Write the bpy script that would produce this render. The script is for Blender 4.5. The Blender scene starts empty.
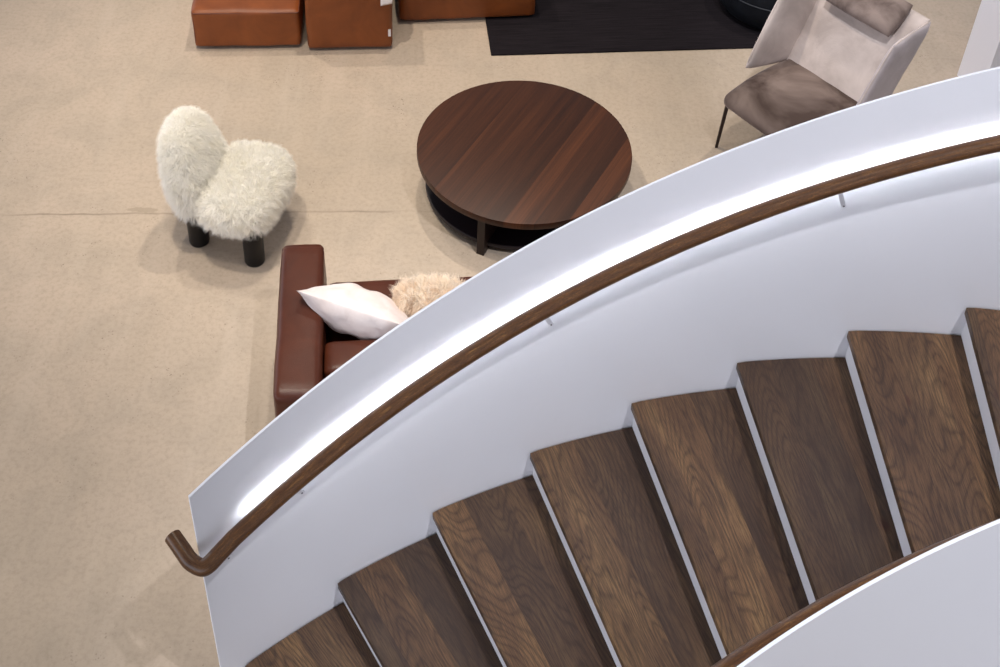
import bpy, bmesh, math, random
import numpy as np
from mathutils import Vector, Matrix, noise

S = bpy.context.scene
COL = S.collection
PI = math.pi
random.seed(7)
rng = np.random.default_rng(11)

# ------------------------------------------------------------------ camera
CAM_H = 5.2
F_PX = 1273.05
PITCH = 0.65274
ROLL = 0.03476
cam_data = bpy.data.cameras.new('camera')
cam = bpy.data.objects.new('camera', cam_data)
COL.objects.link(cam)
cam_data.sensor_fit = 'HORIZONTAL'
cam_data.sensor_width = 36.0
cam_data.lens = F_PX / 1000.0 * 36.0
cam_data.shift_x = 0.0274
cam_data.shift_y = -0.27896
cam_data.clip_start = 0.05
cam_data.clip_end = 200
cam.matrix_world = (Matrix.Translation((0, 0, CAM_H))
                    @ Matrix.Rotation(PI / 2 - PITCH, 4, 'X')
                    @ Matrix.Rotation(ROLL, 4, 'Z'))
S.camera = cam

# ------------------------------------------------------------------ world, lamps, exposure
S.view_settings.view_transform = 'Standard'
S.view_settings.look = 'None'
S.view_settings.gamma = 1.0
S.view_settings.use_curve_mapping = False
S.view_settings.exposure = 0.09

world = bpy.data.worlds.new('world')
S.world = world
world.use_nodes = True
bg = world.node_tree.nodes['Background']
# daylight: a low band of windows to the left and behind the viewer, a dimmer hall all round
wt = world.node_tree
def wn(kind, op=None):
    n = wt.nodes.new(kind)
    if op: n.operation = op
    return n
_c = wn('ShaderNodeTexCoord')
_d = wn('ShaderNodeVectorMath', 'DOT_PRODUCT'); _d.inputs[1].default_value = Vector((-0.93, -0.36, 0.0)).normalized()
wt.links.new(_c.outputs['Generated'], _d.inputs[0])
_az = wn('ShaderNodeMapRange'); _az.interpolation_type = 'SMOOTHSTEP'
_az.inputs['From Min'].default_value = -0.3; _az.inputs['From Max'].default_value = 0.9
wt.links.new(_d.outputs['Value'], _az.inputs['Value'])
_s = wn('ShaderNodeSeparateXYZ'); wt.links.new(_c.outputs['Generated'], _s.inputs[0])
_el = wn('ShaderNodeMapRange'); _el.interpolation_type = 'SMOOTHSTEP'
_el.inputs['From Min'].default_value = 0.55; _el.inputs['From Max'].default_value = 0.25
wt.links.new(_s.outputs['Z'], _el.inputs['Value'])
_m = wn('ShaderNodeMath', 'MULTIPLY'); wt.links.new(_az.outputs[0], _m.inputs[0]); wt.links.new(_el.outputs[0], _m.inputs[1])
_r = wn('ShaderNodeMath', 'MULTIPLY_ADD'); wt.links.new(_m.outputs[0], _r.inputs[0])
_r.inputs[1].default_value = 2.0; _r.inputs[2].default_value = 0.26
wt.links.new(_r.outputs[0], bg.inputs[1])
bg.inputs[0].default_value = (0.86, 0.89, 1.0, 1)

def ceiling_spot(x, y, z, power, color, radius=0.06, aim=None, cone=110):
    l = bpy.data.lights.new('ceiling_spot', 'SPOT')
    l.energy = power; l.color = color; l.shadow_soft_size = radius
    l.spot_size = math.radians(cone); l.spot_blend = 0.6
    o = bpy.data.objects.new('ceiling_spot', l); COL.objects.link(o)
    o.location = (x, y, z)
    d = Vector(aim if aim else (x, y, 0)) - Vector((x, y, z))
    o.rotation_euler = d.to_track_quat('-Z', 'Y').to_euler()
    return o
WARM = (1.0, 0.90, 0.77)
COOL = (0.93, 0.94, 1.0)
ceiling_spot(-1.9, 4.9, 7.2, 790, WARM, 0.08, (-1.5, 5.3, 0), 54)
ceiling_spot(-0.9, 3.4, 7.2, 390, WARM, 0.08, (-2.1, 4.6, 0), 48)
ceiling_spot(-0.3, 7.2, 7.2, 670, WARM, 0.08, (0.1, 6.6, 0), 54)
ceiling_spot(-2.9, 8.4, 7.2, 530, WARM, 0.08, (-1.8, 7.6, 0), 58)
ceiling_spot(3.2, 7.6, 7.2, 480, WARM, 0.08, (2.7, 6.8, 0), 50)
ceiling_spot(1.7, 3.6, 7.4, 1100, COOL, 0.10, (3.0, 6.6, 0.6), 26)
ceiling_spot(2.8, 0.3, 11.0, 2700, COOL, 0.08, (1.5, 2.9, 0.8), 30)

# ------------------------------------------------------------------ helpers
def srgb(r, g, b):
    def f(c):
        c /= 255.0
        return c / 12.92 if c <= 0.04045 else ((c + 0.055) / 1.055) ** 2.4
    return (f(r), f(g), f(b), 1.0)

def obj(name, verts, faces, mat, parent=None, smooth=True, loc=None, rotz=None, label=None):
    me = bpy.data.meshes.new(name)
    me.from_pydata([tuple(map(float, v)) for v in verts], [], [tuple(f) for f in faces])
    me.materials.append(mat)
    if smooth:
        me.polygons.foreach_set('use_smooth', [True] * len(me.polygons))
    me.update()
    o = bpy.data.objects.new(name, me)
    COL.objects.link(o)
    if parent is not None: o.parent = parent
    if loc is not None: o.location = loc
    if rotz is not None: o.rotation_euler = (0, 0, rotz)
    if label: o['label'] = label
    return o

def thing(name, label, cat, loc=(0, 0, 0), rotz=0, group=None):
    o = bpy.data.objects.new(name, None); COL.objects.link(o)
    o.empty_display_size = 0.1
    o.location = loc; o.rotation_euler = (0, 0, rotz)
    o['label'] = label; o['category'] = cat
    if group: o['group'] = group
    return o

class MB:
    """collects verts and faces"""
    def __init__(self): self.v = []; self.f = []
    def add(self, v, f):
        n = len(self.v); self.v += [tuple(p) for p in v]; self.f += [tuple(i + n for i in q) for q in f]
        return self

def rbox(sx, sy, sz, r, n=10, center=(0, 0, 0), puff=(0, 0, 0), wob=0.0, seed=0):
    """box with rounded edges, bulging faces and an optional soft wobble"""
    hx, hy, hz = sx / 2, sy / 2, sz / 2
    bm = bmesh.new()
    bmesh.ops.create_cube(bm, size=2.0)
    bmesh.ops.subdivide_edges(bm, edges=bm.edges[:], cuts=n, use_grid_fill=True)
    H = Vector((hx, hy, hz)); r = min(r, hx, hy, hz)
    vs = []
    for v in bm.verts:
        # put more points near the edges
        c = Vector([math.copysign(abs(a) ** 0.6, a) for a in v.co])
        p = Vector((c.x * hx, c.y * hy, c.z * hz))
        q = Vector([max(-(H[i] - r), min(H[i] - r, p[i])) for i in range(3)])
        d = p - q
        if d.length > 1e-9:
            p = q + d.normalized() * r
        a, b, g = p.x / hx, p.y / hy, p.z / hz
        def bell(s): return max(0.0, 1 - s * s)
        p.x += math.copysign(puff[0], a) * abs(a) ** 3 * bell(b) * bell(g)
        p.y += math.copysign(puff[1], b) * abs(b) ** 3 * bell(a) * bell(g)
        p.z += math.copysign(puff[2], g) * abs(g) ** 3 * bell(a) * bell(b)
        if wob:
            k = noise.noise_vector(p * 5 + Vector((seed * 7.3, 1, 2))) * wob
            p += k
        v.co = p
    vs = [Vector(v.co) + Vector(center) for v in bm.verts]
    bm.verts.index_update()
    fs = [[v.index for v in f.verts] for f in bm.faces]
    bm.free()
    return vs, fs

def box(x0, x1, y0, y1, z0, z1):
    v = [(x0, y0, z0), (x1, y0, z0), (x1, y1, z0), (x0, y1, z0), (x0, y0, z1), (x1, y0, z1), (x1, y1, z1), (x0, y1, z1)]
    f = [(0, 3, 2, 1), (4, 5, 6, 7), (0, 1, 5, 4), (1, 2, 6, 5), (2, 3, 7, 6), (3, 0, 4, 7)]
    return v, f

def pad(q, th, p=6.0, c=0.0, n=20, bend=0.0, wr=0.0, seed=0, wf=9.0, ex=0.5):
    """rounded slab over a quad q = [bottom left, bottom right, top right, top left]"""
    q = [Vector(a) for a in q]
    N = (q[1] - q[0]).cross(q[3] - q[0]).normalized()
    vs = []; fs = []
    def sp(i):
        s = -1 + 2 * i / n
        return math.copysign(1 - (1 - abs(s)) ** 1.6, s)
    for side in (1, -1):
        for j in range(n + 1):
            for i in range(n + 1):
                a, b = sp(i), sp(j)
                a2, b2 = a * math.sqrt(1 - c * b * b), b * math.sqrt(1 - c * a * a)
                s, t = (a2 + 1) / 2, (b2 + 1) / 2
                P = (q[0] * (1 - s) + q[1] * s) * (1 - t) + (q[3] * (1 - s) + q[2] * s) * t
                h = th / 2 * (max(0, 1 - abs(a) ** p) * max(0, 1 - abs(b) ** p)) ** ex
                if wr:
                    e = noise.noise(Vector((P.x * wf + seed, P.y * wf, P.z * wf * .8))) + .5 * noise.noise(Vector((P.x * wf * 2.3, P.y * wf * 2.3 + seed, P.z * wf * 2)))
                    h += wr * e * min(1, h / (th * .2))
                vs.append(P + N * (h * side + bend * (1 - a * a)))
    m = (n + 1) ** 2
    for side in (0, 1):
        for j in range(n):
            for i in range(n):
                a = side * m + j * (n + 1) + i
                f = (a, a + 1, a + n + 2, a + n + 1)
                fs.append(f if side == 0 else f[::-1])
    # weld the rims
    remap = {}
    for j in range(n + 1):
        for i in range(n + 1):
            if i in (0, n) or j in (0, n):
                remap[m + j * (n + 1) + i] = j * (n + 1) + i
    fs = [tuple(remap.get(k, k) for k in f) for f in fs]
    used = sorted({k for f in fs for k in f}); idx = {k: i for i, k in enumerate(used)}
    return [vs[k] for k in used], [tuple(idx[k] for k in f) for f in fs]

def tube(path, r, seg=16, cap=True, closed=False):
    """round tube along a path; returns verts, faces, uv per vertex (metres along, turn)"""
    P = [Vector(p) for p in path]; n = len(P)
    vs = []; fs = []; L = 0; prev = None; up = Vector((0, 0, 1))
    T0 = None
    for i in range(n):
        if closed: t = (P[(i + 1) % n] - P[i - 1]).normalized()
        else: t = (P[min(i + 1, n - 1)] - P[max(i - 1, 0)]).normalized()
        if abs(t.z) > 0.95: up = Vector((1, 0, 0)) if T0 is None else T0
        s = t.cross(up).normalized(); w = s.cross(t).normalized(); T0 = w
        for k in range(seg):
            a = 2 * PI * k / seg
            vs.append(P[i] + (s * math.cos(a) + w * math.sin(a)) * (r[i] if isinstance(r, (list, tuple)) else r))
    m = n if closed else n - 1
    for i in range(m):
        for k in range(seg):
            a = i * seg + k; b = i * seg + (k + 1) % seg; j = (i + 1) % n
            fs.append((a, j * seg + k, j * seg + (k + 1) % seg, b))
    if cap and not closed:
        fs.append(tuple(range(seg))); fs.append(tuple((n - 1) * seg + k for k in reversed(range(seg))))
    return vs, fs

def lathe(prof, seg=64):
    vs = []; fs = []; n = len(prof)
    for k in range(seg):
        a = 2 * PI * k / seg
        for r, z in prof: vs.append((r * math.cos(a), r * math.sin(a), z))
    for k in range(seg):
        j = (k + 1) % seg
        for i in range(n - 1):
            fs.append((k * n + i, j * n + i, j * n + i + 1, k * n + i + 1))
    fs.append(tuple(k * n for k in reversed(range(seg)))); fs.append(tuple(k * n + n - 1 for k in range(seg)))
    return vs, fs

def flat_caps(o, ang=35):
    """sharp creases stay crisp"""
    me = o.data
    me.set_sharp_from_angle(angle=math.radians(ang))
    return o

def path_smooth(pts, n=12):
    P = [Vector(p) for p in pts]; out = []
    for i in range(len(P) - 1):
        p0 = P[max(i - 1, 0)]; p1 = P[i]; p2 = P[i + 1]; p3 = P[min(i + 2, len(P) - 1)]
        for k in range(n):
            t = k / n
            out.append(0.5 * ((2 * p1) + (p2 - p0) * t + (2 * p0 - 5 * p1 + 4 * p2 - p3) * t * t + (3 * p1 - p0 - 3 * p2 + p3) * t ** 3))
    out.append(P[-1])
    return out

# ------------------------------------------------------------------ materials
class NT:
    def __init__(self, name):
        self.m = bpy.data.materials.new(name); self.m.use_nodes = True
        self.t = self.m.node_tree; self.b = self.t.nodes['Principled BSDF']
    def n(self, typ, **kw):
        x = self.t.nodes.new(typ)
        for k, v in kw.items():
            if k in ('operation', 'data_type', 'blend_type', 'wave_type', 'bands_direction', 'feature', 'attribute_name', 'noise_dimensions', 'clamp', 'wave_profile', 'distance'):
                setattr(x, k, v)
            else: x.inputs[k.replace('_', ' ')].default_value = v
        return x
    def l(self, a, b): self.t.links.new(a, b)
    def set(self, **kw):
        for k, v in kw.items(): self.b.inputs[k.replace('_', ' ')].default_value = v
        return self
    def ramp(self, fac, stops):
        r = self.n('ShaderNodeValToRGB')
        e = r.color_ramp.elements
        while len(e) < len(stops): e.new(0.5)
        for i, (p, c) in enumerate(stops): e[i].position = p; e[i].color = c
        self.l(fac, r.inputs[0]); return r.outputs[0]
    def mix(self, fac, a, b, blend='MIX'):
        x = self.n('ShaderNodeMix', data_type='RGBA', blend_type=blend)
        for s, v in ((0, fac), (6, a), (7, b)):
            if hasattr(v, 'links'): self.l(v, x.inputs[s])
            else: x.inputs[s].default_value = v
        return x.outputs[2]
    def math(self, op, a, b=0.5, c=None):
        x = self.n('ShaderNodeMath', operation=op)
        for s, v in ((0, a), (1, b), (2, c)):
            if v is None: continue
            if hasattr(v, 'links'): self.l(v, x.inputs[s])
            else: x.inputs[s].default_value = v
        return x.outputs[0]
    def coords(self, kind='Object', scale=(1, 1, 1), loc=(0, 0, 0), rot=(0, 0, 0)):
        c = self.n('ShaderNodeTexCoord'); m = self.n('ShaderNodeMapping')
        m.inputs['Scale'].default_value = scale; m.inputs['Location'].default_value = loc; m.inputs['Rotation'].default_value = rot
        self.l(c.outputs[kind], m.inputs[0]); return m.outputs[0]
    def noise(self, vec, scale, detail=3, rough=0.55, dist=0.0):
        x = self.n('ShaderNodeTexNoise', Scale=scale, Detail=detail, Roughness=rough, Distortion=dist)
        self.l(vec, x.inputs['Vector']); return x.outputs['Fac']
    def bump(self, h, strength=0.2, dist=0.01):
        x = self.n('ShaderNodeBump', Strength=strength, Distance=dist)
        self.l(h, x.inputs['Height']); self.l(x.outputs[0], self.b.inputs['Normal'])
    def base(self, c): self.l(c, self.b.inputs['Base Color']); return self

def simple(name, rgb, rough=0.5, metal=0.0, **kw):
    t = NT(name); t.set(Base_Color=srgb(*rgb), Roughness=rough, Metallic=metal, **kw); return t.m

# concrete floor
def mat_floor():
    t = NT('polished_concrete')
    v = t.coords('Object')
    big = t.noise(v, 0.55, 5, 0.6)
    med = t.noise(v, 3.0, 6, 0.65, 0.6)
    fine = t.noise(v, 38, 4, 0.7)
    c = t.ramp(big, [(0.3, srgb(174, 159, 141)), (0.7, srgb(189, 171, 154))])
    c = t.mix(t.math('MULTIPLY', t.ramp(med, [(0.42, (0, 0, 0, 1)), (0.72, (1, 1, 1, 1))]), 0.55), c, srgb(160, 148, 133))
    c = t.mix(t.math('MULTIPLY', t.ramp(fine, [(0.45, (0, 0, 0, 1)), (0.75, (1, 1, 1, 1))]), 0.5), c, srgb(147, 133, 115))
    # long trowel streaks
    sv = t.coords('Object', (5.0, 0.6, 1), rot=(0, 0, 0.25))
    st = t.noise(sv, 1.6, 4, 0.6)
    c = t.mix(t.math('MULTIPLY', t.ramp(st, [(0.5, (0, 0, 0, 1)), (0.75, (1, 1, 1, 1))]), 0.3), c, srgb(194, 179, 164))
    # pits in clusters
    vo = t.n('ShaderNodeTexVoronoi', Scale=60.0); t.l(v, vo.inputs['Vector'])
    pit = t.ramp(vo.outputs['Distance'], [(0.16, (1, 1, 1, 1)), (0.28, (0, 0, 0, 1))])
    cl = t.ramp(t.noise(v, 1.5, 5, 0.7), [(0.5, (0, 0, 0, 1)), (0.66, (1, 1, 1, 1))])
    sel = t.ramp(t.noise(v, 17, 2), [(0.5, (0, 0, 0, 1)), (0.6, (1, 1, 1, 1))])
    pm = t.math('MULTIPLY', t.math('MULTIPLY', pit, cl), sel)
    c = t.mix(t.math('MULTIPLY', pm, 0.9), c, srgb(97, 85, 70))
    # saw cut joint across the floor
    sep = t.n('ShaderNodeSeparateXYZ'); t.l(v, sep.inputs[0])
    wob = t.math('MULTIPLY', t.math('SUBTRACT', t.noise(v, 6, 4), 0.5), 0.03)
    y = t.math('SUBTRACT', t.math('SUBTRACT', sep.outputs['Y'], t.math('MULTIPLY', sep.outputs['X'], 0.062)), 5.31)
    d = t.math('ABSOLUTE', t.math('ADD', y, wob))
    line = t.ramp(d, [(0.002, (1, 1, 1, 1)), (0.009, (0, 0, 0, 1))])
    brk = t.ramp(t.noise(v, 2.2, 3), [(0.35, (0.15, 0.15, 0.15, 1)), (0.6, (1, 1, 1, 1))])
    c = t.mix(t.math('MULTIPLY', t.math('MULTIPLY', line, brk), 0.75), c, srgb(122, 109, 93))
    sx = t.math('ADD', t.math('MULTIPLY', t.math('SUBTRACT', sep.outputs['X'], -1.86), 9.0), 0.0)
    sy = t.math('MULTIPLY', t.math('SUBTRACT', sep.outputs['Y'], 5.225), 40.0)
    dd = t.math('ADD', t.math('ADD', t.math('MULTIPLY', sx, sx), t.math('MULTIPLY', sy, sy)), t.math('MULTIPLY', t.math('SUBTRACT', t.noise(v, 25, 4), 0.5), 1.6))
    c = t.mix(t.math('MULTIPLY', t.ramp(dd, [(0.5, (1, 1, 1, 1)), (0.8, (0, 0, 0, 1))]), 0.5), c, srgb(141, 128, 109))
    t.base(c)
    t.l(t.ramp(med, [(0.3, (0.42, 0.42, 0.42, 1)), (0.7, (0.6, 0.6, 0.6, 1))]), t.b.inputs['Roughness'])
    t.set(Specular_IOR_Level=0.35)
    t.bump(t.math('SUBTRACT', fine, pm), 0.12, 0.004)
    return t.m

# plain oak of the treads: x along the board, y across
def mat_tread():
    t = NT('stained_oak_treads')
    info = t.n('ShaderNodeObjectInfo'); rnd = info.outputs['Random']
    tc = t.n('ShaderNodeTexCoord')
    off = t.n('ShaderNodeCombineXYZ'); t.l(t.math('MULTIPLY', rnd, 37.0), off.inputs[0]); t.l(t.math('MULTIPLY', rnd, 91.0), off.inputs[1])
    add = t.n('ShaderNodeVectorMath', operation='ADD'); t.l(tc.outputs['Object'], add.inputs[0]); t.l(off.outputs[0], add.inputs[1])
    sep = t.n('ShaderNodeSeparateXYZ'); t.l(add.outputs[0], sep.inputs[0])
    # board index across the tread
    bi = t.math('FLOOR', t.math('DIVIDE', sep.outputs[1], 0.165))
    wnz = t.n('ShaderNodeTexWhiteNoise', noise_dimensions='1D'); t.l(bi, wnz.inputs['W'])
    com = t.n('ShaderNodeCombineXYZ')
    t.l(t.math('ADD', sep.outputs[0], t.math('MULTIPLY', wnz.outputs[0], 13.0)), com.inputs[0])
    t.l(sep.outputs[1], com.inputs[1]); t.l(t.math('MULTIPLY', bi, 3.1), com.inputs[2])
    def mp(sc):
        m = t.n('ShaderNodeMapping'); m.inputs['Scale'].default_value = sc; t.l(com.outputs[0], m.inputs[0]); return m.outputs[0]
    # cathedral figure: rings of a slowly varying field
    fld = t.noise(mp((0.9, 4.2, 1)), 1.0, 1.5, 0.45, 0.15)
    ring = t.math('SINE', t.math('MULTIPLY', fld, 240.0))
    ring = t.math('MULTIPLY_ADD', ring, 0.5, 0.5)
    fig = t.ramp(ring, [(0.0, (0, 0, 0, 1)), (0.75, (0.35, 0.35, 0.35, 1)), (1.0, (1, 1, 1, 1))])
    gr = t.noise(mp((14, 260, 1)), 1.0, 4, 0.7)
    patch = t.noise(mp((1.6, 6.0, 1)), 1.0, 4, 0.6, 0.3)
    c = t.ramp(patch, [(0.3, srgb(72, 52, 38)), (0.5, srgb(92, 69, 50)), (0.72, srgb(118, 93, 66))])
    tone = t.ramp(wnz.outputs[0], [(0.0, (0.58, 0.58, 0.62, 1)), (1.0, (1.45, 1.36, 1.18, 1))])
    c = t.mix(1.0, c, tone, 'MULTIPLY')
    c = t.mix(t.math('MULTIPLY', fig, 0.5), c, srgb(44, 27, 18))
    c = t.mix(t.math('MULTIPLY', t.ramp(gr, [(0.38, (1, 1, 1, 1)), (0.58, (0, 0, 0, 1))]), 0.65), c, srgb(38, 26, 19))
    # knots
    vo = t.n('ShaderNodeTexVoronoi', Scale=2.6); t.l(mp((1.0, 1.7, 1)), vo.inputs['Vector'])
    kn = t.ramp(vo.outputs['Distance'], [(0.03, (1, 1, 1, 1)), (0.10, (0, 0, 0, 1))])
    c = t.mix(t.math('MULTIPLY', kn, 0.75), c, srgb(58, 26, 14))
    # fine joint between boards
    fr = t.math('FRACT', t.math('DIVIDE', sep.outputs[1], 0.165))
    ed = t.math('LESS_THAN', fr, 0.008)
    c = t.mix(t.math('MULTIPLY', ed, 0.5), c, srgb(36, 24, 18))
    t.base(c); t.set(Roughness=0.42, Specular_IOR_Level=0.35)
    t.bump(t.math('ADD', gr, t.math('MULTIPLY', ring, 0.3)), 0.12, 0.002)
    return t.m

def mat_rail():
    t = NT('oiled_oak_handrail')
    v = t.coords('UV')
    g = t.noise(t.coords('UV', (6, 5.0, 1)), 2.0, 5, 0.7, 0.5)
    f = t.noise(t.coords('UV', (30, 14, 1)), 3.0, 4, 0.7)
    c = t.ramp(g, [(0.3, srgb(68, 42, 24)), (0.55, srgb(100, 66, 36)), (0.75, srgb(142, 102, 56))])
    c = t.mix(t.math('MULTIPLY', t.ramp(f, [(0.45, (0, 0, 0, 1)), (0.6, (1, 1, 1, 1))]), 0.55), c, srgb(44, 25, 16))
    t.base(c); t.set(Roughness=0.28); t.bump(f, 0.15, 0.002)
    return t.m

def mat_veneer():
    t = NT('dark_walnut_veneer')
    ROT = math.radians(-62)
    v = t.coords('Object', rot=(0, 0, ROT))
    sep = t.n('ShaderNodeSeparateXYZ'); t.l(v, sep.inputs[0])
    bi = t.math('FLOOR', t.math('DIVIDE', t.math('ADD', sep.outputs[1], 0.03), 0.15))
    wnz = t.n('ShaderNodeTexWhiteNoise', noise_dimensions='1D'); t.l(t.math('ADD', bi, 21.0), wnz.inputs['W'])
    com = t.n('ShaderNodeCombineXYZ')
    t.l(t.math('MULTIPLY', sep.outputs[0], 0.8), com.inputs[0]); t.l(t.math('MULTIPLY', sep.outputs[1], 14), com.inputs[1]); t.l(bi, com.inputs[2])
    g = t.noise(com.outputs[0], 1.0, 5, 0.65, 0.3)
    com2 = t.n('ShaderNodeCombineXYZ')
    t.l(t.math('MULTIPLY', sep.outputs[0], 1.5), com2.inputs[0]); t.l(t.math('MULTIPLY', sep.outputs[1], 160), com2.inputs[1])
    f = t.noise(com2.outputs[0], 1.0, 3, 0.6)
    c = t.ramp(g, [(0.3, srgb(52, 28, 17)), (0.7, srgb(80, 45, 26))])
    tone = t.ramp(wnz.outputs[0], [(0.0, (0.68, 0.68, 0.70, 1)), (1.0, (1.25, 1.22, 1.14, 1))])
    c = t.mix(1.0, c, tone, 'MULTIPLY')
    # within a strip the leaf gets gradually darker towards one side
    fr = t.math('FRACT', t.math('DIVIDE', t.math('ADD', sep.outputs[1], 0.03), 0.15))
    c = t.mix(1.0, c, t.ramp(fr, [(0.0, (0.82, 0.8, 0.8, 1)), (1.0, (1.12, 1.12, 1.1, 1))]), 'MULTIPLY')
    c = t.mix(t.math('MULTIPLY', t.ramp(f, [(0.4, (1, 1, 1, 1)), (0.6, (0, 0, 0, 1))]), 0.35), c, srgb(38, 20, 14))
    t.base(c); t.set(Roughness=0.42, Specular_IOR_Level=0.25)
    return t.m

def mat_leather(name, a, b, rough=0.38, bump=0.25):
    t = NT(name)
    v = t.coords('Object')
    n = t.noise(v, 4.5, 5, 0.6, 0.5)
    c = t.ramp(n, [(0.3, srgb(*a)), (0.72, srgb(*b))])
    t.base(c); t.set(Roughness=rough, Specular_IOR_Level=0.33)
    vo = t.n('ShaderNodeTexVoronoi', Scale=230.0); t.l(v, vo.inputs['Vector'])
    t.bump(t.math('ADD', vo.outputs['Distance'], t.math('MULTIPLY', t.noise(v, 14, 4), 2.5)), bump, 0.003)
    return t.m

def mat_velvet(name, a, b, sheen=0.9, tint=(235, 225, 222), scale=7.0, lo=0.38, hi=0.66):
    t = NT(name)
    v = t.coords('Object')
    n = t.noise(v, scale, 4, 0.55, 0.5)
    t.base(t.ramp(n, [(lo, srgb(*a)), (hi, srgb(*b))]))
    t.set(Roughness=0.75, Specular_IOR_Level=0.15, Sheen_Weight=sheen, Sheen_Roughness=0.35, Sheen_Tint=srgb(*tint))
    t.bump(t.noise(v, 18, 5, 0.7, 1.0), 0.35, 0.006)
    return t.m

def mat_fur(name, root, tip):
    t = NT(name)
    v = t.coords('Object')
    t.base(t.ramp(t.noise(v, 14, 4), [(0.35, srgb(*root)), (0.6, srgb(*tip))]))
    t.set(Roughness=0.7, Specular_IOR_Level=0.3, Sheen_Weight=0.7, Subsurface_Weight=0.0)
    tr = t.n('ShaderNodeBsdfTranslucent'); tr.inputs[0].default_value = srgb(*tip)
    mx = t.n('ShaderNodeMixShader'); mx.inputs[0].default_value = 0.45
    t.l(t.b.outputs[0], mx.inputs[1]); t.l(tr.outputs[0], mx.inputs[2])
    out = [n for n in t.t.nodes if n.type == 'OUTPUT_MATERIAL'][0]
    t.l(mx.outputs[0], out.inputs[0])
    return t.m

def mat_paint():
    t = NT('white_satin_paint')
    v = t.coords('Object')
    t.base(t.ramp(t.noise(v, 1.2, 3), [(0.3, srgb(234, 234, 238)), (0.7, srgb(238, 238, 242))]))
    t.set(Roughness=0.42, Specular_IOR_Level=0.4)
    return t.m

def mat_rug():
    t = NT('black_woven_rug')
    v = t.coords('Object')
    w = t.noise(t.coords('Object', (1.5, 60, 1)), 2.0, 4, 0.7)
    c = t.ramp(w, [(0.35, srgb(20, 17, 20)), (0.7, srgb(38, 33, 37))])
    t.base(c); t.set(Roughness=0.95, Specular_IOR_Level=0.1)
    t.bump(t.math('ADD', w, t.noise(v, 220, 2)), 0.5, 0.004)
    return t.m

M_floor = mat_floor(); M_tread = mat_tread(); M_rail = mat_rail(); M_veneer = mat_veneer()
M_paint = mat_paint(); M_rug = mat_rug()
M_wall = simple('white_wall_paint', (242, 239, 242), 0.6)
M_tan = mat_leather('tan_leather', (110, 57, 26), (136, 74, 35), 0.4, 0.2)
M_tan_seam = simple('tan_leather_welt', (92, 42, 18), 0.5)
M_cognac = mat_leather('reddish_brown_leather', (66, 30, 17), (84, 41, 24), 0.36, 0.15)
M_cognac_seam = simple('reddish_brown_welt', (70, 28, 18), 0.5)
M_velvet_seat_shade = mat_velvet('taupe_velvet_seat_shaded', (70, 56, 50), (128, 112, 104), 0.5, scale=3)  # same velvet; the dark look of its upturned pile is put into the colour
M_velvet = mat_velvet('taupe_velvet_back', (176, 162, 154), (204, 190, 182), 0.8, scale=4)
M_velvet_out = mat_velvet('taupe_velvet_shell', (168, 157, 156), (186, 175, 176), 0.6, scale=4)
M_velvet_pillow_shade = mat_velvet('taupe_velvet_headrest_shaded', (96, 82, 76), (140, 124, 116), 0.8, scale=6)  # same velvet again, shade on the cushion top painted into the base colour
M_cream = mat_velvet('cream_velvet', (226, 212, 206), (240, 230, 226), 0.5, (255, 245, 240), 6)
M_fur_white = mat_fur('white_sheepskin', (253, 250, 240), (255, 253, 248))
M_fur_beige = mat_fur('beige_longhair', (248, 226, 202), (255, 244, 228))
M_black_leg = simple('black_stained_wood', (14, 13, 15), 0.4, 0.0, Specular_IOR_Level=0.25)
M_dark_wood = simple('dark_wenge', (36, 22, 18), 0.45, 0.0, Specular_IOR_Level=0.3)
M_shelf = simple('dark_plum_lacquer', (34, 26, 30), 0.45, 0.0, Specular_IOR_Level=0.3)
M_bronze = simple('dark_bronze_metal', (52, 42, 40), 0.4, 0.6)
M_navy = mat_velvet('midnight_navy_fabric', (15, 17, 22), (21, 24, 30), 0.0, (90, 100, 120))
M_navy_seam = simple('navy_welt', (30, 34, 42), 0.6)
M_tag = simple('white_paper_tag', (228, 222, 222), 0.6)
M_steel = simple('white_coated_steel', (206, 206, 214), 0.4)
M_screw = simple('grey_screw', (110, 110, 116), 0.35, 0.8)
M_foot = simple('black_plastic_foot', (20, 18, 18), 0.5)
tl = NT('cool_white_light'); tl.b.inputs['Base Color'].default_value = (1, 1, 1, 1)
tl.b.inputs['Emission Color'].default_value = (0.88, 0.93, 1.0, 1); tl.b.inputs['Emission Strength'].default_value = 72.0
M_led = tl.m

# ------------------------------------------------------------------ setting
fv, ff = box(-13, 14, -9, 17, -0.12, 0)
fl = obj('floor', fv, ff, M_floor, smooth=False); fl['kind'] = 'structure'

# white column standing on the floor at the right
cx0, cy0 = 3.37, 6.60
ca = math.atan2(6.76 - cy0, 3.245 - cx0)          # direction of its left face
e1 = Vector((math.cos(ca), math.sin(ca), 0)); e2 = Vector((-e1.y, e1.x, 0)) * -1
def colbox(z0, z1, g=0.0):
    A = Vector((cx0, cy0, 0)) - e1 * g - e2 * g
    w1, w2 = 0.20 + 2 * g, 0.9 + 2 * g
    b = [A, A + e2 * w2, A + e2 * w2 + e1 * w1, A + e1 * w1]
    v = [p + Vector((0, 0, z0)) for p in b] + [p + Vector((0, 0, z1)) for p in b]
    return v, [(0, 3, 2, 1), (4, 5, 6, 7), (0, 1, 5, 4), (1, 2, 6, 5), (2, 3, 7, 6), (3, 0, 4, 7)]
w = obj('wall_right', *colbox(0, 7.5), M_wall, smooth=False); w['kind'] = 'structure'

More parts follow.
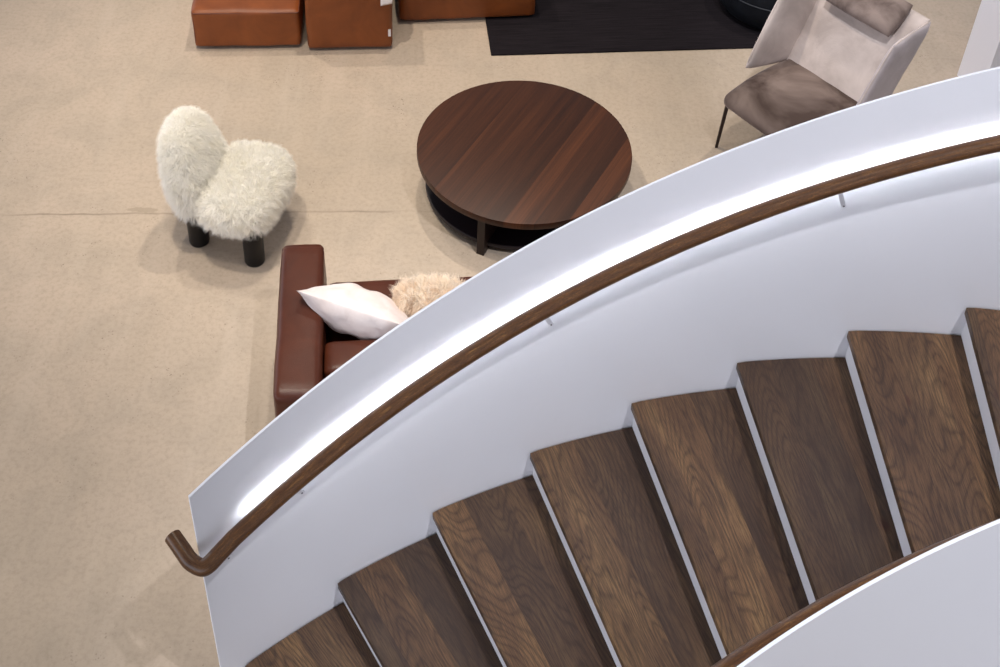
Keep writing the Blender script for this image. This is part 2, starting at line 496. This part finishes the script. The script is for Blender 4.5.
# ------------------------------------------------------------------ staircase
SX, SY = 1.75479, -0.46932
RO, RI = 3.95834, 2.40157
TH0, DTH, RISE = 2.281176, -0.110623, 0.17
Z1 = 0.17
KMAX = 15
GUARD, RAILH = 1.2683, 0.9688
def hel(k, r, dz=0.0):
    a = TH0 + DTH * k
    return Vector((SX + r * math.cos(a), SY + r * math.sin(a), Z1 + RISE * k + dz))

stair = thing('staircase', 'curved white staircase with dark oak treads, solid white balustrades and wooden handrails', 'staircase', (-0.2, 2.2, 0))
def P0(vs):      # world to the staircase's own frame
    o = Vector((-0.2, 2.2, 0)); return [Vector(v) - o for v in vs]

def guard(name, r0, r1, k0, k1, top, low, mat, label):
    n = int((k1 - k0) * 10); vs = []; fs = []
    for i in range(n + 1):
        k = k0 + (k1 - k0) * i / n
        zb = max(0.0, Z1 + RISE * k + low)
        for r, z in ((r0, None), (r1, None), (r1, top), (r0, top)):
            p = hel(k, r, 0)
            p.z = zb if z is None else p.z + z
            vs.append(p)
    for i in range(n):
        for j in range(4):
            a = i * 4 + j; b = i * 4 + (j + 1) % 4
            fs.append((a, a + 4, b + 4, b))
    fs.append((0, 1, 2, 3)); fs.append(tuple(n * 4 + j for j in (3, 2, 1, 0)))
    o = obj(name, P0(vs), fs, mat, stair, label=label)
    bm = bmesh.new(); bm.from_mesh(o.data)
    bmesh.ops.recalc_face_normals(bm, faces=bm.faces)
    bm.to_mesh(o.data); bm.free()
    return flat_caps(o)

KS = (2.304906 - TH0) / DTH
guard('balustrade', RO, RO + 0.009, KS, KMAX + 1, GUARD, -0.38, M_paint, 'tall outer balustrade of white painted sheet')
guard('balustrade', RI - 0.010, RI, KS, KMAX + 1, GUARD, -0.38, M_paint, 'inner balustrade of white painted sheet')

# treads: each one a board of its own, local x runs outwards along the front edge
OV = 0.0247; SK = -0.0237
for k in range(KMAX + 1):
    a = TH0 + DTH * k
    er = Vector((math.cos(a), math.sin(a), 0)); et = Vector((math.sin(a), -math.cos(a), 0))   # outwards, and up the stair
    C = Vector((SX, SY, 0))
    def fpt(r, kk=k, o=0.0):
        aa = TH0 + DTH * kk
        R_ = Vector((math.cos(aa), math.sin(aa), 0)); T_ = Vector((math.sin(aa), -math.cos(aa), 0))
        return C + R_ * r + T_ * (o + SK * (RO - r))
    org = fpt((RO + RI) / 2) + Vector((0, 0, Z1 + RISE * k))
    xa = (fpt(RO) - fpt(RI)).normalized(); ya = Vector((xa.y, -xa.x, 0))
    ang = math.atan2(xa.y, xa.x)
    g = 0.004
    # outline, clockwise: along the front, the outer arc, the back, the inner arc
    out = []
    ro, ri = RO - g, RI + g
    nf = 6
    for i in range(nf + 1):
        out.append(fpt(ri + (ro - 0.012 - ri) * i / nf))
    out.append(fpt(ro - 0.003, k, 0.003))
    a1 = TH0 + DTH * (k + 1) - (OV + 0.01) / RO * -1
    kb = k + 1 + (OV + 0.012) / (RO * -DTH)
    for i in range(1, 13):
        kk = k + (kb - k) * (i / 12) * 0.999 + 0.012 * (1 - i / 12) ** 8
        aa = TH0 + DTH * kk
        out.append(C + Vector((math.cos(aa), math.sin(aa), 0)) * ro)
    kbi = k + 1 + (OV + 0.012) / (RI * -DTH)
    out.append(fpt(ri, k + 1, OV + 0.012))
    for i in range(1, 8):
        aa = TH0 + DTH * (kbi + (k - kbi) * i / 8)
        out.append(C + Vector((math.cos(aa), math.sin(aa), 0)) * ri)
    if True:
        R = Matrix.Rotation(-ang, 3, 'Z')
        o2 = [R @ (p - Vector((org.x, org.y, 0))) for p in out]
        cen = sum(o2, Vector()) / len(o2)
        th, ch = 0.030, 0.003
        vs = []; n = len(o2)
        for z, s in ((-th, 0), (-ch, 0), (0, 1)):
            for p in o2:
                d = (p - cen); q = p - d.normalized() * ch * s
                vs.append((q.x, q.y, z))
        fs = [tuple(range(n)), tuple(2 * n + i for i in reversed(range(n)))]
        for L in (0, 1):
            for i in range(n):
                j = (i + 1) % n
                fs.append((L * n + i, (L + 1) * n + i, (L + 1) * n + j, L * n + j))
        t = obj('tread', vs, fs, M_tread, stair, smooth=False)
        t.location = org - Vector((-0.2, 2.2, 0)); t.rotation_euler = (0, 0, ang)
        bm = bmesh.new(); bm.from_mesh(t.data); bmesh.ops.recalc_face_normals(bm, faces=bm.faces); bm.to_mesh(t.data); bm.free()
    # riser below this tread
    zt = Z1 + RISE * k - 0.0302; zb = Z1 + RISE * (k - 1) + (0.0002 if k else -0.17 + 0.0005)
    A = fpt(RO - 0.002, k, OV); B = fpt(RI + 0.002, k, OV); Tn = ya if ya.dot(et) > 0 else -ya
    A2, B2 = A + Tn * 0.010, B + Tn * 0.010
    vs = [Vector((p.x, p.y, z)) for z in (zb, zt) for p in (A, B, B2, A2)]
    fs = [(0, 1, 2, 3), (7, 6, 5, 4), (0, 4, 5, 1), (1, 5, 6, 2), (2, 6, 7, 3), (3, 7, 4, 0)]
    obj('riser', P0(vs), fs, M_paint, stair, smooth=False)

# underside
vs = []; fs = []; n = KMAX * 6
for i in range(n + 1):
    k = 2.4 + (KMAX + 1 - 2.4) * i / n
    for r in (RI, RO):
        for dz in (-0.36, -0.33):
            vs.append(hel(k, r, dz))
for i in range(n):
    a = i * 4
    fs += [(a, a + 2, a + 6, a + 4), (a + 1, a + 5, a + 7, a + 3)]
obj('soffit', P0(vs), fs, M_paint, stair)

def rail(name, r, path, label):
    vs, fs = tube(path, r, 20)
    o = obj(name, P0(vs), fs, M_rail, stair, label=label)
    uv = o.data.uv_layers.new(name='UVMap')
    L = [0]
    for i in range(1, len(path)): L.append(L[-1] + (Vector(path[i]) - Vector(path[i - 1])).length)
    for poly in o.data.polygons:
        for li in poly.loop_indices:
            vi = o.data.loops[li].vertex_index
            i, k = divmod(vi, 20)
            kk = abs(k - 10) / 10.0
            uv.data[li].uv = (L[i], kk)
    return flat_caps(o, 50)

hr = RO - 0.070
hook = [(-0.995, 2.505, 1.108), (-0.968, 2.475, 1.105), (-0.944, 2.448, 1.102), (-0.920, 2.421, 1.100), (-0.895, 2.405, 1.099), (-0.868, 2.395, 1.102), (-0.846, 2.406, 1.109), (-0.822, 2.432, 1.120)]
path = path_smooth(hook + [hel(0.02, hr, RAILH)], 6)[:-1] + [hel(0.02 + 0.1 * i, hr, RAILH) for i in range(int(KMAX * 10) + 8)]
RR = 0.0305
outer_rail = rail('handrail', RR, path, 'outer wooden handrail ending in a hooked return')
path_in = [hel(-0.2 + 0.1 * i, RI + 0.10, RAILH) for i in range(int(KMAX * 10) + 8)]
inner_rail = rail('handrail', 0.029, path_in, 'inner handrail, seen as a thin sliver behind the balustrade')
# light strip let into the wall side of the outer handrail
vs = []; fs = []
ks = [0.22 + 0.1 * i for i in range(int(KMAX * 10))]
TL = math.radians(31)
for k in ks:
    a = TH0 + DTH * k; er = Vector((math.cos(a), math.sin(a), 0)); up = Vector((0, 0, 1))
    n_ = er * math.cos(TL) - up * math.sin(TL); t_ = er * math.sin(TL) + up * math.cos(TL)
    c = hel(k, hr, RAILH) + n_ * (RR + 0.0006)
    for s, d in ((-1, 0), (1, 0), (1, -0.004), (-1, -0.004)):
        vs.append(c + t_ * 0.0045 * s + n_ * d)
for i in range(len(ks) - 1):
    for j in range(4):
        a = i * 4 + j; b = i * 4 + (j + 1) % 4
        fs.append((a, b, b + 4, a + 4))
led = obj('light_strip', P0(vs), fs, M_led, outer_rail, label='cool white light strip on the back of the handrail')
# brackets
for k in (0.02, 0.74, 3.10, 5.63, 8.1, 10.6, 13.1):
    a = TH0 + DTH * k; er = Vector((math.cos(a), math.sin(a), 0)); et = Vector((math.sin(a), -math.cos(a), 0)); up = Vector((0, 0, 1))
    A = hel(k - 0.16, hr + 0.004, RAILH - 0.022); B = hel(k, RO - 0.004, RAILH - 0.205)
    d = (B - A).normalized(); nn = d.cross(et).normalized()
    vs = [p + et * sx * 0.010 + nn * sn * 0.003 for p in (A, B) for sx, sn in ((-1, -1), (1, -1), (1, 1), (-1, 1))]
    fs = [(0, 1, 2, 3), (7, 6, 5, 4)] + [(j, j + 4, (j + 1) % 4 + 4, (j + 1) % 4) for j in range(4)]
    br = obj('bracket', P0(vs), fs, M_paint, outer_rail, smooth=False, label='slim white bracket')
    p = B - d * 0.014 - er * 0.002
    vs = []
    for s_ in (0.0, 0.004):
        for j in range(12):
            q = 2 * PI * j / 12
            vs.append(p - er * s_ + (et * math.cos(q) + up * math.sin(q)) * 0.0035)
    fs = [tuple(range(12)), tuple(reversed(range(12, 24)))] + [(j, 12 + j, 12 + (j + 1) % 12, (j + 1) % 12) for j in range(12)]
    obj('screw', P0(vs), fs, M_screw, br, smooth=False)

# ------------------------------------------------------------------ round coffee table
TX, TY, TR, TZ = 0.3162, 5.4955, 0.6186, 0.340
tb = thing('coffee_table', 'low round dark walnut coffee table with striped veneer top', 'table', (TX, TY, 0))
top = [(0.0, TZ - 0.045), (TR - 0.006, TZ - 0.045), (TR - 0.001, TZ - 0.043), (TR, TZ - 0.038), (TR, TZ - 0.004), (TR - 0.001, TZ - 0.001), (TR - 0.004, TZ), (0.0, TZ)]
vs, fs = lathe(top[1:-1], 128)
flat_caps(obj('tabletop', vs, fs, M_veneer, tb), 40)
vs, fs = lathe([(0.530, 0.035), (0.536, 0.037), (0.538, 0.042), (0.538, 0.061), (0.535, 0.065), (0.530, 0.066)], 96)
sh = flat_caps(obj('lower_shelf', vs, fs, M_shelf, tb, label='dark round shelf close to the floor'), 40)
sh.location = (-0.03, 0.015, 0)
for q in range(4):
    a = math.radians(-114 + 90 * q)
    m = MB()
    v, f = rbox(0.52, 0.046, 0.295, 0.003, 2, (0.322, 0, 0.1475))
    o = obj('leg', v, f, M_dark_wood, tb, smooth=False)
    o.rotation_euler = (0, 0, a)

# ------------------------------------------------------------------ fur
def make_fur(name, blobs, mat, parent, count, length, width, droop=0.3, jitter=0.45, clump=0.5, seed=1, nclump=900, label=None, cut=None, loc=None, rotz=None):
    """blobs: (verts, faces) of the padded body; tapered hairs grow from its faces in the same mesh"""
    r = np.random.default_rng(seed)
    V = np.array([tuple(v) for v in blobs[0]], float); F = blobs[1]
    tri = []
    for f in F:
        for i in range(1, len(f) - 1): tri.append((f[0], f[i], f[i + 1]))
    tri = np.array(tri)
    A, B, C_ = V[tri[:, 0]], V[tri[:, 1]], V[tri[:, 2]]
    cr = np.cross(B - A, C_ - A); ar = np.linalg.norm(cr, axis=1) + 1e-12; nm = cr / ar[:, None]
    def sample(n):
        t = r.choice(len(tri), n, p=ar / ar.sum())
        u, w_ = r.random(n), r.random(n); s = u + w_ > 1; u[s] = 1 - u[s]; w_[s] = 1 - w_[s]
        return A[t] + (B[t] - A[t]) * u[:, None] + (C_[t] - A[t]) * w_[:, None], nm[t]
    P, N = sample(count)
    if cut is not None:
        keep = ~cut(P); P, N = P[keep], N[keep]
    n = len(P)
    cp, cn = sample(nclump)
    cd = cn + r.normal(0, jitter, cp.shape); cd[:, 2] -= droop * 0.5
    cd /= np.linalg.norm(cd, axis=1)[:, None]
    # nearest clump
    idx = np.empty(n, int)
    for s in range(0, n, 4000):
        d = ((P[s:s + 4000, None, :] - cp[None]) ** 2).sum(2); idx[s:s + 4000] = d.argmin(1)
    L = length * (0.65 + 0.5 * r.random(n))
    tipc = cp[idx] + cd[idx] * (L * 0.95)[:, None]
    D = N + r.normal(0, jitter * 0.6, P.shape); D /= np.linalg.norm(D, axis=1)[:, None]
    mid = P + D * (L * 0.5)[:, None]
    tip = P + D * L[:, None]
    tip = tip * (1 - clump) + tipc * clump
    tip[:, 2] -= droop * L
    mid = mid * (1 - clump * .4) + (P + tip) * .5 * clump * .4
    sd = np.cross(D, r.normal(0, 1, P.shape)); sd /= np.linalg.norm(sd, axis=1)[:, None] + 1e-9
    w = width * (0.7 + 0.6 * r.random(n))[:, None] / 2
    hv = np.stack([P - sd * w, P + sd * w, mid + sd * w * .8, mid - sd * w * .8, tip], 1).reshape(-1, 3)
    base = len(V) + np.arange(n) * 5
    q = np.stack([base, base + 1, base + 2, base + 3], 1); t3 = np.stack([base + 3, base + 2, base + 4], 1)
    verts = np.concatenate([V, hv])
    faces = [tuple(f) for f in F] + q.tolist() + t3.tolist()
    return obj(name, verts, faces, mat, parent, smooth=True, label=label, loc=loc, rotz=rotz)

def ellipsoid(c, r, p=2.0, seg=40, rings=24, tilt=0.0, wob=0.0, seed=0, shape=None):
    vs = []; fs = []
    def sp(x): return math.copysign(abs(x) ** (2 / p), x)
    for j in range(rings + 1):
        ph = -PI / 2 + PI * j / rings
        for i in range(seg):
            a = 2 * PI * i / seg
            x, y, z = sp(math.cos(ph)) * sp(math.cos(a)), sp(math.cos(ph)) * sp(math.sin(a)), sp(math.sin(ph))
            if shape: x, y, z = shape(x, y, z)
            v = Vector((x * r[0], y * r[1], z * r[2]))
            if wob: v += noise.noise_vector(v * 6 + Vector((seed, 0, 0))) * wob
            v = Matrix.Rotation(tilt, 3, 'Y') @ v
            vs.append(v + Vector(c))
    for j in range(rings):
        for i in range(seg):
            a = j * seg + i; b = j * seg + (i + 1) % seg
            fs.append((a, b, b + seg, a + seg))
    return vs, fs

# sheepskin lounge chair, local x points to its front
CH = thing('lounge_chair', 'small white sheepskin lounge chair on black round legs', 'chair', (-1.288, 5.10, 0), math.radians(-12))
seat = ellipsoid((0.062, 0.015, 0.325), (0.205, 0.285, 0.12), 3.2, 44, 24, 0.0, 0.012, 3)
make_fur('seat', seat, M_fur_white, CH, 36000, 0.050, 0.0022, 0.2, 0.42, 0.55, 5, 1100)
def bs(x, y, z):
    return x * (1 - 0.1 * z), y * (1.0 - 0.17 * z), z
back = ellipsoid((-0.225, 0.01, 0.450), (0.105, 0.215, 0.305), 2.6, 44, 28, math.radians(-12), 0.010, 8, bs)
make_fur('backrest', back, M_fur_white, CH, 36000, 0.048, 0.0022, 0.3, 0.38, 0.45, 6, 1300)
for (x, y) in ((-0.176, -0.145), (-0.17, 0.15), (0.175, -0.206), (0.13, 0.16)):
    vs, fs = lathe([(0.046, 0.0), (0.053, 0.003), (0.056, 0.012), (0.057, 0.235)], 28)
    o = obj('leg', vs, fs, M_black_leg, CH); o.location = (x, y, 0.0); flat_caps(o, 50)

# ------------------------------------------------------------------ reddish brown sofa (its back to the stair)
SA = math.radians(5.6)
SO = Vector((-0.915, 4.425, 0))      # outer front corner of the left arm as seen; local x along the front, local y to the front
sofa = thing('sofa', 'reddish brown leather sofa under the stair balustrade', 'sofa', SO, SA)
def sbox(name, x0, x1, y0, y1, z0, z1, r, puff=(0, 0, 0), wob=0.0, mat=None, seed=0, label=None, n=12, parent=None):
    v, f = rbox(x1 - x0, y1 - y0, z1 - z0, r, n, ((x0 + x1) / 2, (y0 + y1) / 2, (z0 + z1) / 2), puff, wob, seed)
    return obj(name, v, f, mat or M_cognac, parent or sofa, label=label)
SW = 2.25
arm1 = sbox('armrest', 0.0, 0.212, -0.935, 0.0, 0.06, 0.60, 0.030, (0.008, 0.006, 0.012), 0.004, seed=1)
arm2 = sbox('armrest', SW - 0.215, SW, -0.935, 0.0, 0.06, 0.60, 0.030, (0.008, 0.006, 0.012), 0.004, seed=2)
sbox('base', 0.207, SW - 0.217, -0.90, -0.075, 0.06, 0.235, 0.02, wob=0.002)
hw = (SW - 0.43) / 2 - 0.001
for i in range(2):
    sbox('seat_cushion', 0.219 + hw * i, 0.211 + hw * (i + 1), -0.66, -0.065, 0.236, 0.395, 0.035, (0, 0.008, 0.018), 0.004, seed=5 + i)
    sbox('back_cushion', 0.219 + hw * i, 0.211 + hw * (i + 1), -0.775, -0.585, 0.397, 0.560, 0.030, (0, 0.008, 0.012), 0.004, seed=9 + i)
sbox('backrest', 0.207, SW - 0.217, -0.93, -0.78, 0.236, 0.44, 0.03, wob=0.002)
def welt(name, pts, r, mat, parent, closed=True):
    vs, fs = tube(pts, r, 8, closed=closed); return obj(name, vs, fs, mat, parent)
def ring_pts(x0, x1, y0, y1, z, rr=0.03, n=5):
    pts = []
    for cx_, cy_, a0 in ((x1 - rr, y1 - rr, 0), (x0 + rr, y1 - rr, 90), (x0 + rr, y0 + rr, 180), (x1 - rr, y0 + rr, 270)):
        for i in range(n + 1):
            a = math.radians(a0 + 90 * i / n); pts.append((cx_ + rr * math.cos(a), cy_ + rr * math.sin(a), z))
    # straight runs get extra points
    out = []
    for i in range(len(pts)):
        p, q = Vector(pts[i]), Vector(pts[(i + 1) % len(pts)])
        m = max(1, int((q - p).length / 0.05))
        for k in range(m): out.append(p.lerp(q, k / m))
    return out
for ax, am in ((0, arm1), (SW - 0.215, arm2)):
    welt('piping', ring_pts(ax + 0.006, ax + 0.206, -0.929, -0.006, 0.578, 0.024), 0.0035, M_cognac_seam, am)
for (x, y) in ((0.08, -0.09), (SW - 0.08, -0.09), (0.08, -0.85), (SW - 0.08, -0.85)):
    v, f = rbox(0.06, 0.06, 0.06, 0.004, 2, (0, 0, 0.03)); o = obj('foot', v, f, M_foot, sofa); o.location = (x, y, 0.0005)

# cream velvet pillow leaning on the back cushion
def pillow_quad(L, Hh, center, yaw, lean):
    """standing square pillow; lean backwards (towards -y of the sofa)"""
    ex = Vector((math.cos(yaw), math.sin(yaw), 0)); bk = Vector((math.sin(yaw), -math.cos(yaw), 0))
    up = Vector((0, 0, 1)) * math.cos(lean) + bk * math.sin(lean)
    c = Vector(center)
    return [c - ex * L / 2, c + ex * L / 2, c + ex * L / 2 + up * Hh, c - ex * L / 2 + up * Hh]
PC = Vector((-0.455, 4.125, 0.455))
q = pillow_quad(0.56, 0.36, (0, 0, 0), math.radians(-20), math.radians(36))
v, f = pad(q, 0.235, 2.0, 0.05, 56, 0.0, 0.014, 4, 10.0, 0.75)
lo = min(p.z for p in v)
pil = obj('throw_pillow', v, f, M_cream, loc=(PC.x, PC.y, 0.415 - lo))
pil['label'] = 'smooth cream velvet pillow leaning in the corner of the reddish brown sofa'; pil['category'] = 'pillow'
# fluffy beige pillow
q = pillow_quad(0.38, 0.28, (0, 0, 0), math.radians(-8), math.radians(36))
v, f = pad(q, 0.17, 2.4, 0.2, 16)
lo = min(p.z for p in v)
fp = make_fur('fur_pillow', (v, f), M_fur_beige, None, 16000, 0.085, 0.0026, 0.25, 0.8, 0.7, 12, 300, loc=(-0.105, 4.185, 0.435 - lo))
fp['label'] = 'fluffy long-haired beige pillow half hidden by the balustrade'; fp['category'] = 'pillow'

# ------------------------------------------------------------------ taupe velvet wing chair; local x = from its right arm side along the front, y = depth
WA = math.atan2(-0.77, 0.64)
WC = thing('wing_chair', 'taupe velvet high-backed wing chair on a thin dark metal frame', 'armchair', (1.52, 5.94, 0), WA)
# seat
def seat_shape():
    v, f = rbox(0.63, 0.67, 0.100, 0.045, 16, (0.300, 0.300, 0.402), (0, 0.018, 0.016), 0.003, 3)
    out = []
    for p in v:
        t = max(0.0, min(1.0, (p.y - 0.0) / 0.63))
        cx_ = 0.305
        s = 0.93 + 0.10 * math.sin(PI * min(1, t * 0.9 + 0.05))
        out.append(Vector((cx_ + (p.x - cx_) * s, p.y, p.z - 0.018 * (1 - t) * 0)))
    return out, f
obj('seat', *seat_shape(), M_velvet_seat_shade, WC, label='taupe velvet seat pad with painted-in shade and pale edges')
# backrest
bq = [(-0.005, 0.545, 0.37), (0.615, 0.545, 0.37), (0.655, 0.905, 0.97), (-0.045, 0.905, 0.97)]
v, f = pad([bq[0], bq[1], bq[2], bq[3]], 0.085, 9, 0.0, 26, 0.0, 0.004, 2)
obj('backrest', v, f, M_velvet, WC)
# wings
def wing(x0b, x1t, s):
    if s < 0: qd = [(x0b, 0.66, 0.38), (x0b + 0.03 * s, 0.195, 0.49), (x1t + 0.02 * s, 0.48, 0.955), (x1t, 0.93, 0.975)]
    else: qd = [(x0b, 0.64, 0.38), (x0b + 0.01, 0.32, 0.49), (x1t + 0.005, 0.56, 0.945), (x1t, 0.93, 0.965)]
    if s > 0: qd = [qd[1], qd[0], qd[3], qd[2]]
    v, f = pad(qd, 0.058, 7, 0.08, 26, 0.0, 0.003, 6 + s)
    o = obj('wing', v, f, M_velvet_out if s > 0 else M_velvet, WC)
    return o, qd
wl, ql = wing(-0.015, -0.055, -1)
wr_, qr = wing(0.640, 0.655, 1)
# welt round the edge of each wing
for w_, qd in ((wl, ql), (wr_, qr)):
    pts = []
    Q = [Vector(a) for a in qd]
    for i in range(4):
        p, r_ = Q[i], Q[(i + 1) % 4]
        for k in range(10):
            c = (Q[0] + Q[1] + Q[2] + Q[3]) / 4
            x = p.lerp(r_, k / 10); e = abs(k / 10 - 0.5) * 2
            pts.append(x + (c - x) * (0.02 + 0.05 * e ** 6))
    welt('piping', pts, 0.0055, M_velvet, w_)
# headrest pillow over the top of the back
hq = [(0.06, 0.715, 0.850), (0.54, 0.715, 0.850), (0.55, 0.885, 1.02), (0.05, 0.885, 1.02)]
v, f = pad(hq, 0.11, 3.5, 0.08, 22, 0.0, 0.006, 3)
hp = obj('headrest_cushion', v, f, M_velvet_pillow_shade, WC, label='taupe velvet head cushion with painted-in shade')
# frame
fr = MB()
def bar(a, b, t=0.022):
    a, b = Vector(a), Vector(b); return tube([a, b], t * 0.62, 4)
v, f = bar((0.015, 0.02, 0.342), (0.595, 0.02, 0.342)); fr.add(v, f)
v, f = bar((0.015, 0.58, 0.342), (0.595, 0.58, 0.342)); fr.add(v, f)
v, f = bar((0.015, 0.02, 0.342), (0.015, 0.58, 0.342)); fr.add(v, f)
v, f = bar((0.595, 0.02, 0.342), (0.595, 0.58, 0.342)); fr.add(v, f)
obj('frame', fr.v, fr.f, M_bronze, WC, smooth=False)
for x, y in ((0.0, 0.01), (0.61, 0.01), (0.01, 0.62), (0.60, 0.62)):
    tx_, ty_ = (0.015 if x < .3 else .595), (0.02 if y < .3 else .58)
    v, f = tube([(x, y, 0.0), (tx_, ty_, 0.353)], [0.012, 0.015], 4)
    obj('leg', v, f, M_bronze, WC, smooth=False)

# ------------------------------------------------------------------ tan leather modules
def module(label, A, B, depth, h, group, tags=False, top_z=None):
    A, B = Vector((*A, 0)), Vector((*B, 0)); w_ = (B - A).length; a = math.atan2(B.y - A.y, B.x - A.x)
    T = thing('sofa_module', label, 'sofa', A, a, group)
    v, f = rbox(w_, depth, h, 0.022, 14, (w_ / 2, depth / 2, 0.022 + h / 2), (0.010, 0.012, 0.022), 0.006, A.x)
    b = obj('body', v, f, M_tan, T)
    z = 0.022 + h - 0.012
    welt('piping', ring_pts(0.004, w_ - 0.004, 0.004, depth - 0.004, z, 0.016), 0.0045, M_tan_seam, b)
    for x in (0.010, w_ - 0.010):
        welt('piping', [(x, 0.010, 0.06 + (z - 0.07) * i / 10) for i in range(11)], 0.0035, M_tan_seam, b, closed=False)
    for x in (0.07, w_ - 0.07):
        for y in (0.07, depth - 0.07):
            v, f = lathe([(0.022, 0), (0.024, 0.002), (0.024, 0.04)], 16); o = obj('foot', v, f, M_foot, T); o.location = (x, y, 0.0135 if (A.x > -0.6) else 0.0005)
    return T, w_
module('low tan leather ottoman module, leftmost of the tan row', (-1.855, 6.745), (-1.152, 6.80), 0.72, 0.285, 'tan leather modules')
T2, w2 = module('tall tan leather module with a white tag, between the ottoman and the long seat', (-1.105, 6.765), (-0.540, 6.82), 0.95, 0.62, 'tan leather modules')
T3, w3 = module('long tan leather seat module reaching onto the black rug', (-0.515, 7.12), (0.425, 7.235), 0.90, 0.36, 'tan leather modules')
# paper label hanging at the edge of the tall module, and the small sewn one
v, f = pad([(w2 - 0.075, -0.012, 0.372), (w2 + 0.004, -0.014, 0.392), (w2 + 0.006, -0.010, 0.56), (w2 - 0.072, -0.008, 0.54)], 0.004, 8, 0.0, 6, 0.0, 0.004, 2, 30)
o = obj('hang_tag', v, f, M_tag, T2, label='white paper hang tag')
v, f = box(w2 - 0.028, w2 - 0.010, -0.006, -0.002, 0.120, 0.175)
obj('sewn_label', v, f, M_tag, T2, smooth=False, label='small white sewn label')

# ------------------------------------------------------------------ rug and dark pouf
A = Vector((0.124, 6.792, 0)); B = Vector((3.1, 7.10, 0)); ra = math.atan2(B.y - A.y, B.x - A.x)
v, f = rbox(2.35, 3.2, 0.012, 0.004, 24, (1.175, 1.6, 0.0065), (0, 0, 0), 0.0)
v = [Vector((p.x - 0.06 * p.y / 1.0 * 0.0, p.y, p.z)) for p in v]
rug = obj('rug', v, f, M_rug, loc=A, rotz=ra)
rug['label'] = 'black woven rug on the concrete floor'; rug['category'] = 'rug'

pf = thing('pouf', 'rounded dark navy upholstered pouf on the black rug', 'pouf', (2.13, 7.49, 0.014))
vs, fs = lathe([(0.05, 0.0), (0.30, 0.0), (0.36, 0.02), (0.40, 0.07), (0.425, 0.15), (0.43, 0.24), (0.42, 0.32), (0.38, 0.375), (0.30, 0.40), (0.15, 0.41), (0.02, 0.412)], 64)
obj('body', vs, fs, M_navy, pf)
vs, fs = tube([(0.431 * math.cos(2 * PI * i / 64), 0.431 * math.sin(2 * PI * i / 64), 0.235) for i in range(64)], 0.005, 8, closed=True)
obj('piping', vs, fs, M_navy_seam, pf)
